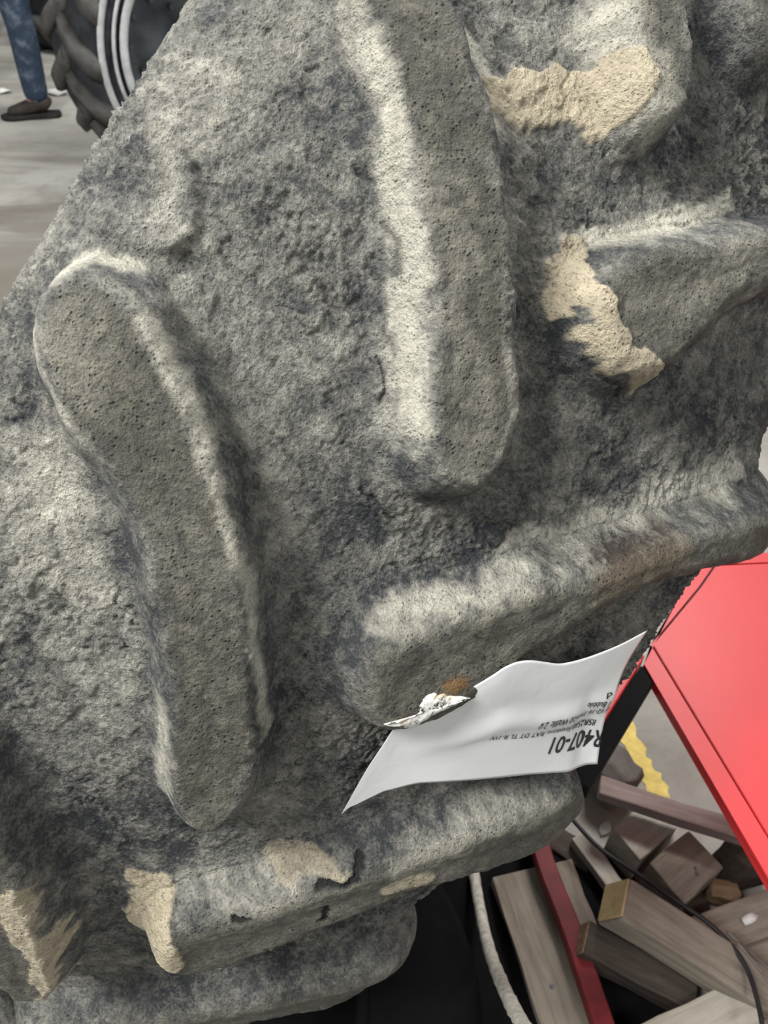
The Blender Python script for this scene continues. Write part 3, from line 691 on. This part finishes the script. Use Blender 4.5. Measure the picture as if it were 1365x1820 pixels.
beam((.50, .515, .104), (.588, .575, .104), .082, .085, M_WOOD_G, 'grey-brown square block right of the pale block', 'block', 'wooden_block', nails=2)
beam((.405, .257, .09), (.60, .33, .09), .085, .09, M_WOOD_L, 'pale chunk of timber at the bottom edge', 'block', 'wooden_block')
beam((.53, .43, .071), (.80, .515, .071), .07, .03, M_WOOD_G, 'flat grey board at the right edge, upper of two')
beam((.56, .385, .04), (.84, .43, .04), .075, .035, M_WOOD_G, 'flat grey board at the right edge, lower of two')
beam((.30, .66, .015), (.40, .585, .015), .05, .014, M_WOOD_D, 'dark board end added to fill the dark gap by the tyre lug')  # added dark filler for the black gap between the pieces
beam((.42, .48, .018), (.60, .49, .018), .10, .018, M_WOOD_D, 'dark thin board added to fill the dark gap under the yellow-ended beam')  # another added dark filler, darkening the gap below the beam
def chunk(name, label, cat, loc, size, mat, rot=0, group=None, seed=1):
    rr = random.Random(seed); bm = bmesh.new(); bmesh.ops.create_cube(bm, size=1)
    bmesh.ops.subdivide_edges(bm, edges=bm.edges, cuts=2, use_grid_fill=True)
    for v in bm.verts:
        q = v.co.normalized() * .62; v.co = v.co.lerp(q, .35) + Vector([rr.uniform(-.07, .07) for _ in range(3)])
        v.co = Vector((v.co.x * size[0], v.co.y * size[1], v.co.z * size[2]))
    lo = min(v.co.z for v in bm.verts)
    for v in bm.verts: v.co.z -= lo
    bmesh.ops.bevel(bm, geom=list(bm.edges), offset=min(size) * .04, segments=1, affect='EDGES')
    o = from_bm(name, bm, mat); o.location = loc; o.rotation_euler = (0, 0, rot)
    return tag(o, label, cat, group)
chunk('rubble_block', 'dark grey block beside the yellow paint stripe', 'block', (.462, .735, 0), (.085, .075, .10), M_GREYSTONE, .6, seed=3)
chunk('rubble_block', 'dark brown block by the red cover, under the batten end', 'block', (.668, .565, 0), (.09, .065, .125), M_WOOD_D, .2, seed=5)
chunk('splintered_chunk', 'splintered brown chunk beside the grey-brown block', 'chunk', (.622, .524, 0), (.055, .035, .05), M_WOOD_B, -.2, seed=8)
chunk('splintered_chunk', 'small brown splinter at the end of the flat grey boards', 'chunk', (.545, .532, 0), (.04, .03, .04), M_WOOD_B, .4, seed=9)
chunk('rubble_block', 'pale grey stone on the concrete beside the batten', 'stone', (.535, .665, .024), (.07, .045, .04), M_WOOD_L, .2, seed=12)
def scrap(loc, s, label, rot, seed):
    rr = random.Random(seed); bm = bmesh.new()
    vv = [bm.verts.new((s * rr.uniform(.6, 1) * math.cos(t), .55 * s * rr.uniform(.6, 1) * math.sin(t), .002 + rr.uniform(0, .25) * s)) for t in np.linspace(0, 2 * math.pi, 9)[:-1]]
    c = bm.verts.new((0, 0, .32 * s))
    for a, b in zip(vv, vv[1:] + vv[:1]): bm.faces.new((c, a, b))
    o = from_bm('white_piece', bm, M_PAPER, None, True); o.location = loc; o.rotation_euler = (0, 0, rot)
    o.modifiers.new('thickness', 'SOLIDIFY').thickness = .0008
    tag(o, label, 'scrap', 'white scraps of litter')
scrap((.64, .465, .072), .020, 'tiny white scrap lying on the flat grey board', .3, 2)
scrap((.44, .655, .0), .022, 'small white scrap beside the thin pinkish batten', .9, 3)
scrap((-2.30, 5.12, 0), .085, 'small crumpled white piece on the floor left of the shoe', .1, 4)  # crumpled white shapes on the floor either side of the ankle
scrap((-1.97, 5.10, 0), .095, 'small crumpled white piece on the floor behind the shoe heel', -.4, 5)
# dull red bar and black strap
pts = spline([(.288, .66, .075), (.296, .56, .085), (.318, .46, .095), (.330, .39, .105), (.345, .30, .115), (.36, .22, .12)], 8)
bm = bmesh.new(); rings = []
for i, p in enumerate(pts):
    dd = (pts[min(i + 1, len(pts) - 1)] - pts[max(i - 1, 0)]).normalized(); sd = dd.cross(Vector((0, 0, 1))).normalized(); upv = sd.cross(dd)
    rings.append([bm.verts.new(p + sd * a * .0165 + upv * b * .03) for a, b in ((-1, -1), (1, -1), (1, 0), (-1, 0))])
for p, q in zip(rings, rings[1:]):
    for j in range(4): bm.faces.new((p[j], p[(j + 1) % 4], q[(j + 1) % 4], q[j]))
bm.faces.new(rings[0]); bm.faces.new(rings[-1][::-1])
bmesh.ops.bevel(bm, geom=list(bm.edges), offset=.002, segments=1, affect='EDGES')
tag(from_bm('red_bar', bm, M_REDOLD), 'dull dark red curved bar lying across the scrap timber', 'bar')
def wire(pts, r, mat, label, name='strap_wire'):
    return tag(from_bm(name, tube_bm(spline(pts, 8), r, 8), mat, None, True), label, 'wire')
wire([(.330, .65, .12), (.385, .575, .118), (.44, .525, .128), (.50, .475, .132), (.555, .43, .130), (.585, .37, .135), (.575, .28, .15), (.55, .22, .14)], .0042, M_WIRE, 'black strap running down over the beams to the lower right')
wire([(.575, .430, .122), (.61, .385, .13), (.64, .33, .16), (.66, .25, .17)], .003, M_WIREG, 'thin grey wire at the right edge, outer of two')
wire([(.575, .405, .150), (.595, .365, .158), (.61, .32, .165), (.62, .24, .18)], .0028, M_WIREG, 'thin grey wire next to the black strap')

# ------------------------------------------------------------------ tyres in the background
def back_tyre(name, label, R, rim, w, loc, rot, nl, lug_h, lug_w, mats, rings=(), with_rim=True, group='tyres standing at the back'):
    root = empty(name, loc, label, 'tyre', group); root.rotation_euler = rot
    mc, ml, mr = mats; h = w / 2
    prof = [(rim, -h * .72), (rim + .02, -h * .80), (rim + (R - rim) * .35, -h * 1.0), (rim + (R - rim) * .72, -h * .98), (R - .03, -h * .90), (R - .005, -h * .7), (R, -h * .35), (R + .006, 0)]
    prof = prof + [(r, -z) for r, z in prof[::-1][1:]]
    V, Q = lathe(prof, 64); from_arrays('carcass', V, Q, mc, root)
    lug_me = None
    for sgn in (-1, 1):
        me = None
        for k in range(nl):
            a0 = 2 * math.pi * (k + (.5 if sgn > 0 else 0)) / nl
            if me is None:
                bm = bmesh.new(); sec = []
                for t in np.linspace(0, 1, 6):
                    z = sgn * h * (-.06 + 1.06 * t); aa = t ** .85 * lug_w * 1.8 / R
                    rr = R + .006 - .028 * t ** 4 - (.02 if t > .99 else 0)
                    sec.append([bm.verts.new(((rr + hh) * math.cos(aa + b / R), (rr + hh) * math.sin(aa + b / R), z)) for hh, b in ((-.02, -lug_w * .62), (lug_h, -lug_w * .42), (lug_h, lug_w * .42), (-.02, lug_w * .62))])
                for p, q in zip(sec, sec[1:]):
                    for j in range(4): bm.faces.new((p[j], p[(j + 1) % 4], q[(j + 1) % 4], q[j]))
                bm.faces.new(sec[0]); bm.faces.new(sec[-1][::-1])
                bmesh.ops.bevel(bm, geom=list(bm.edges), offset=.006, segments=2, affect='EDGES')
                o = from_bm('tread_lug', bm, ml, root, True); me = o.data
            else:
                o = bpy.data.objects.new('tread_lug', me); COL.objects.link(o); o.parent = root
            o.rotation_euler = (0, 0, a0)
    for k, (r, z, t) in enumerate(rings):
        V, Q = lathe([(r + t * math.cos(b), z + t * .7 * math.sin(b)) for b in np.linspace(0, 2 * math.pi, 9)], 64)
        from_arrays('sidewall_ridge', V, Q, mr, root)
    if with_rim:
        V, Q = lathe([(rim + .012, h * .80), (rim + .016, h * .86), (rim - .004, h * .86), (rim - .02, h * .5), (rim - .05, h * .2), (rim - .06, -h * .3), (.12, -h * .35), (.10, -h * .1), (.0, -h * .1)], 64)
        from_arrays('rim', V, Q, M_RIM, root)
        for k in range(8):
            a = 2 * math.pi * k / 8
            bm = bmesh.new(); bmesh.ops.create_cone(bm, cap_ends=True, segments=6, radius1=.014, radius2=.014, depth=.03)
            for v in bm.verts: v.co += Vector((.155 * math.cos(a), .155 * math.sin(a), -h * .3))
            from_bm('wheel_nut', bm, M_RIM, root)
    return root
X90 = math.radians(90)
back_tyre('background_tyre', 'dark lugged tyre on a steel rim standing behind the silhouette of the huge tyre', .50, .33, .34, (-1.01, 4.06, .54), (0, X90, math.radians(-38)), 15, .038, .085,
          (M_BGTREAD, M_BGLUG, M_BGRING), ((.462, .168, .016), (.415, .190, .009), (.362, .186, .020)))
back_tyre('background_tyre', 'dusty brown tyre lying flat behind the person at the top edge', .55, .33, .42, (-2.05, 6.45, .21), (0, 0, .2), 14, .04, .09, (M_BGTREAD, M_BGLUG, M_BGRING), (), False)
back_tyre('background_tyre', 'dark tyre lying flat at the top left corner', .5, .3, .5, (-3.30, 6.25, .25), (0, 0, .5), 14, .04, .09, (M_BGTREAD, M_BGLUG, M_BGRING), (), False)
back_tyre('background_tyre', 'muddy brown tyre standing behind the steel-rimmed tyre', .62, .36, .42, (-.90, 5.75, .665), (0, X90, math.radians(20)), 16, .04, .09, (M_MUDTYRE, M_MUDTYRE, M_MUDTYRE), (), False)

# ------------------------------------------------------------------ the person walking past, upper left
PER = empty('person', (-1.95, 4.70, 0), 'person in faded blue jeans and dark brown shoes walking past at the upper left', 'person')
def skin(name, verts, edges, radii, mat, sub=2, root=0):
    me = bpy.data.meshes.new(name); me.from_pydata([Vector(v) for v in verts], edges, []); me.update()
    o = bpy.data.objects.new(name, me); COL.objects.link(o)
    m = o.modifiers.new('skin', 'SKIN'); m.use_smooth_shade = True
    for i, r in enumerate(radii):
        sv = me.skin_vertices[0].data[i]; sv.radius = (r, r) if not isinstance(r, tuple) else r; sv.use_root = (i == root)
    s = o.modifiers.new('sub', 'SUBSURF'); s.levels = sub; s.render_levels = sub
    bpy.context.view_layer.update()
    ev = bpy.data.meshes.new_from_object(o.evaluated_get(bpy.context.evaluated_depsgraph_get()))
    bpy.data.objects.remove(o)
    ev.name = name; ev.materials.clear()
    return link(name, ev, mat, PER)
# local frame: x- is where the person walks, z up; near leg bears the weight, far leg steps forward
near = [(.0, -.02, .93), (.06, -.03, .50), (.02, .0, .09)]
far = [(-.04, .17, .93), (-.36, .18, .53), (-.60, .18, .13)]
body_v = [(-.02, .075, .95), (-.03, .075, 1.12), (-.04, .075, 1.32), (-.04, .075, 1.46), (-.05, .075, 1.55), (-.075, .075, 1.64), (-.08, .075, 1.72),
          near[0], near[1], near[2], (-.10, -.01, .035), far[0], far[1], far[2], (-.72, .18, .08),
          (-.04, -.10, 1.42), (-.02, -.16, 1.16), (-.12, -.15, .93), (-.04, .25, 1.42), (.02, .31, 1.16), (-.06, .31, .94),
          (-.15, -.145, .86), (-.09, .305, .87)]
body_e = [(0, 1), (1, 2), (2, 3), (3, 4), (4, 5), (5, 6), (0, 7), (7, 8), (8, 9), (9, 10), (0, 11), (11, 12), (12, 13), (13, 14),
          (3, 15), (15, 16), (16, 17), (3, 18), (18, 19), (19, 20), (17, 21), (20, 22)]
body_r = [.13, .13, .15, .11, .055, .085, .088, .08, .052, .038, .03, .08, .052, .038, .03, .055, .043, .03, .055, .043, .03, .035, .035]
skin('body', body_v, body_e, body_r, M_SKIN)
for (wx, wy, wz), sg in (((-.15, -.145, .86), -1), ((-.09, .305, .87), 1)):     # fingers rooted in the palms
    for i, (dx, L) in enumerate(((-.03, .065), (-.01, .075), (.01, .07), (.03, .055))):
        skin('finger', [(wx + dx * .8, wy, wz), (wx + dx, wy, wz - L * .55), (wx + dx - .012, wy - sg * .008, wz - L), (wx + dx - .028, wy - sg * .016, wz - L * 1.25)], [(0, 1), (1, 2), (2, 3)], [.0095, .009, .0085, .0075], M_SKIN, 1)
    skin('thumb', [(wx - .025, wy, wz + .015), (wx - .05, wy - sg * .012, wz - .015), (wx - .058, wy - sg * .018, wz - .045)], [(0, 1), (1, 2)], [.0105, .010, .008], M_SKIN, 1)
def leg_path(P, r):
    a, b, c = [Vector(p) for p in P]; return [a, a.lerp(b, .5), b.lerp(a, .1), b.lerp(c, .12), b.lerp(c, .5), c.lerp(b, .12), c], r
pv = [(-.02, .075, .99)]; pe = []; pr = [.145]
for P in (near, far):
    p, r = leg_path(P, [.105, .098, .082, .078, .076, .070, .066]); i0 = len(pv); pv += p; pr += r
    pe += [(0, i0)] + [(i0 + k, i0 + k + 1) for k in range(6)]
skin('jeans', pv, pe, pr, M_DENIM)
skin('jacket', [(-.02, .075, 1.0), (-.03, .075, 1.15), (-.04, .075, 1.34), (-.04, .075, 1.47), (-.04, -.09, 1.43), (-.02, -.16, 1.17), (-.11, -.15, .96), (-.04, .24, 1.43), (.02, .31, 1.17), (-.05, .31, .97)],
     [(0, 1), (1, 2), (2, 3), (3, 4), (4, 5), (5, 6), (3, 7), (7, 8), (8, 9)], [.165, .16, .175, .10, .085, .068, .052, .085, .068, .052], M_JACKET)
skin('hair', [(-.055, .075, 1.70), (-.055, .075, 1.77), (-.02, .075, 1.70)], [(0, 1), (0, 2)], [.098, .088, .085], M_HAIR)
for nm, dy in (('eye', -.032), ('eye', .032)):
    bm = bmesh.new(); bmesh.ops.create_uvsphere(bm, u_segments=10, v_segments=8, radius=.012)
    o = from_bm(nm, bm, M_PAPER, PER, True); o.location = (-.160, .075 + dy, 1.675)
skin('nose', [(-.158, .075, 1.67), (-.178, .075, 1.64), (-.165, .075, 1.63)], [(0, 1), (1, 2)], [.009, .013, .01], M_SKIN, 1)
skin('mouth', [(-.158, .05, 1.60), (-.164, .075, 1.598), (-.158, .10, 1.60)], [(0, 1), (1, 2)], [.006, .008, .006], simple_mat('lips', (.35, .15, .13), .5, .1, 30, 0), 1)
for sg in (-1, 1): skin('ear', [(-.06, .075 + sg * .088, 1.69), (-.06, .075 + sg * .096, 1.66), (-.065, .075 + sg * .09, 1.635)], [(0, 1), (1, 2)], [.012, .016, .010], M_SKIN, 1)
def shoe(x, y, z, pitch):
    root = skin('shoe', [(.055, 0, .055), (.03, 0, .085), (-.05, 0, .062), (-.13, 0, .045), (-.19, 0, .038)], [(0, 1), (1, 2), (2, 3), (3, 4)], [(.042, .04), (.048, .045), (.044, .042), (.040, .032), (.030, .024)], M_SHOE)
    root.location = (x, y, z); root.rotation_euler = (0, pitch, .18)
    bm = bmesh.new(); prof = [(.10, .0), (.09, .035), (.03, .04), (-.06, .038), (-.15, .05), (-.20, .038), (-.232, 0)]
    lp = prof + [(a, -b) for a, b in prof[::-1][1:-1]]
    lo = [bm.verts.new((a, b, 0)) for a, b in lp]; hi = [bm.verts.new((a, b, .026)) for a, b in lp]
    bm.faces.new(hi); bm.faces.new(lo[::-1])
    for i in range(len(lp)): j = (i + 1) % len(lp); bm.faces.new((lo[i], lo[j], hi[j], hi[i]))
    bmesh.ops.bevel(bm, geom=list(bm.edges), offset=.004, segments=2, affect='EDGES')
    from_bm('sole', bm, M_SOLE, root, True)
skin('sock', [(.02, 0, .13), (.03, 0, .07)], [(0, 1)], [.050, .052], M_PAPER, 1)
shoe(.03, .0, 0, 0); shoe(-.58, .18, .028, .12)
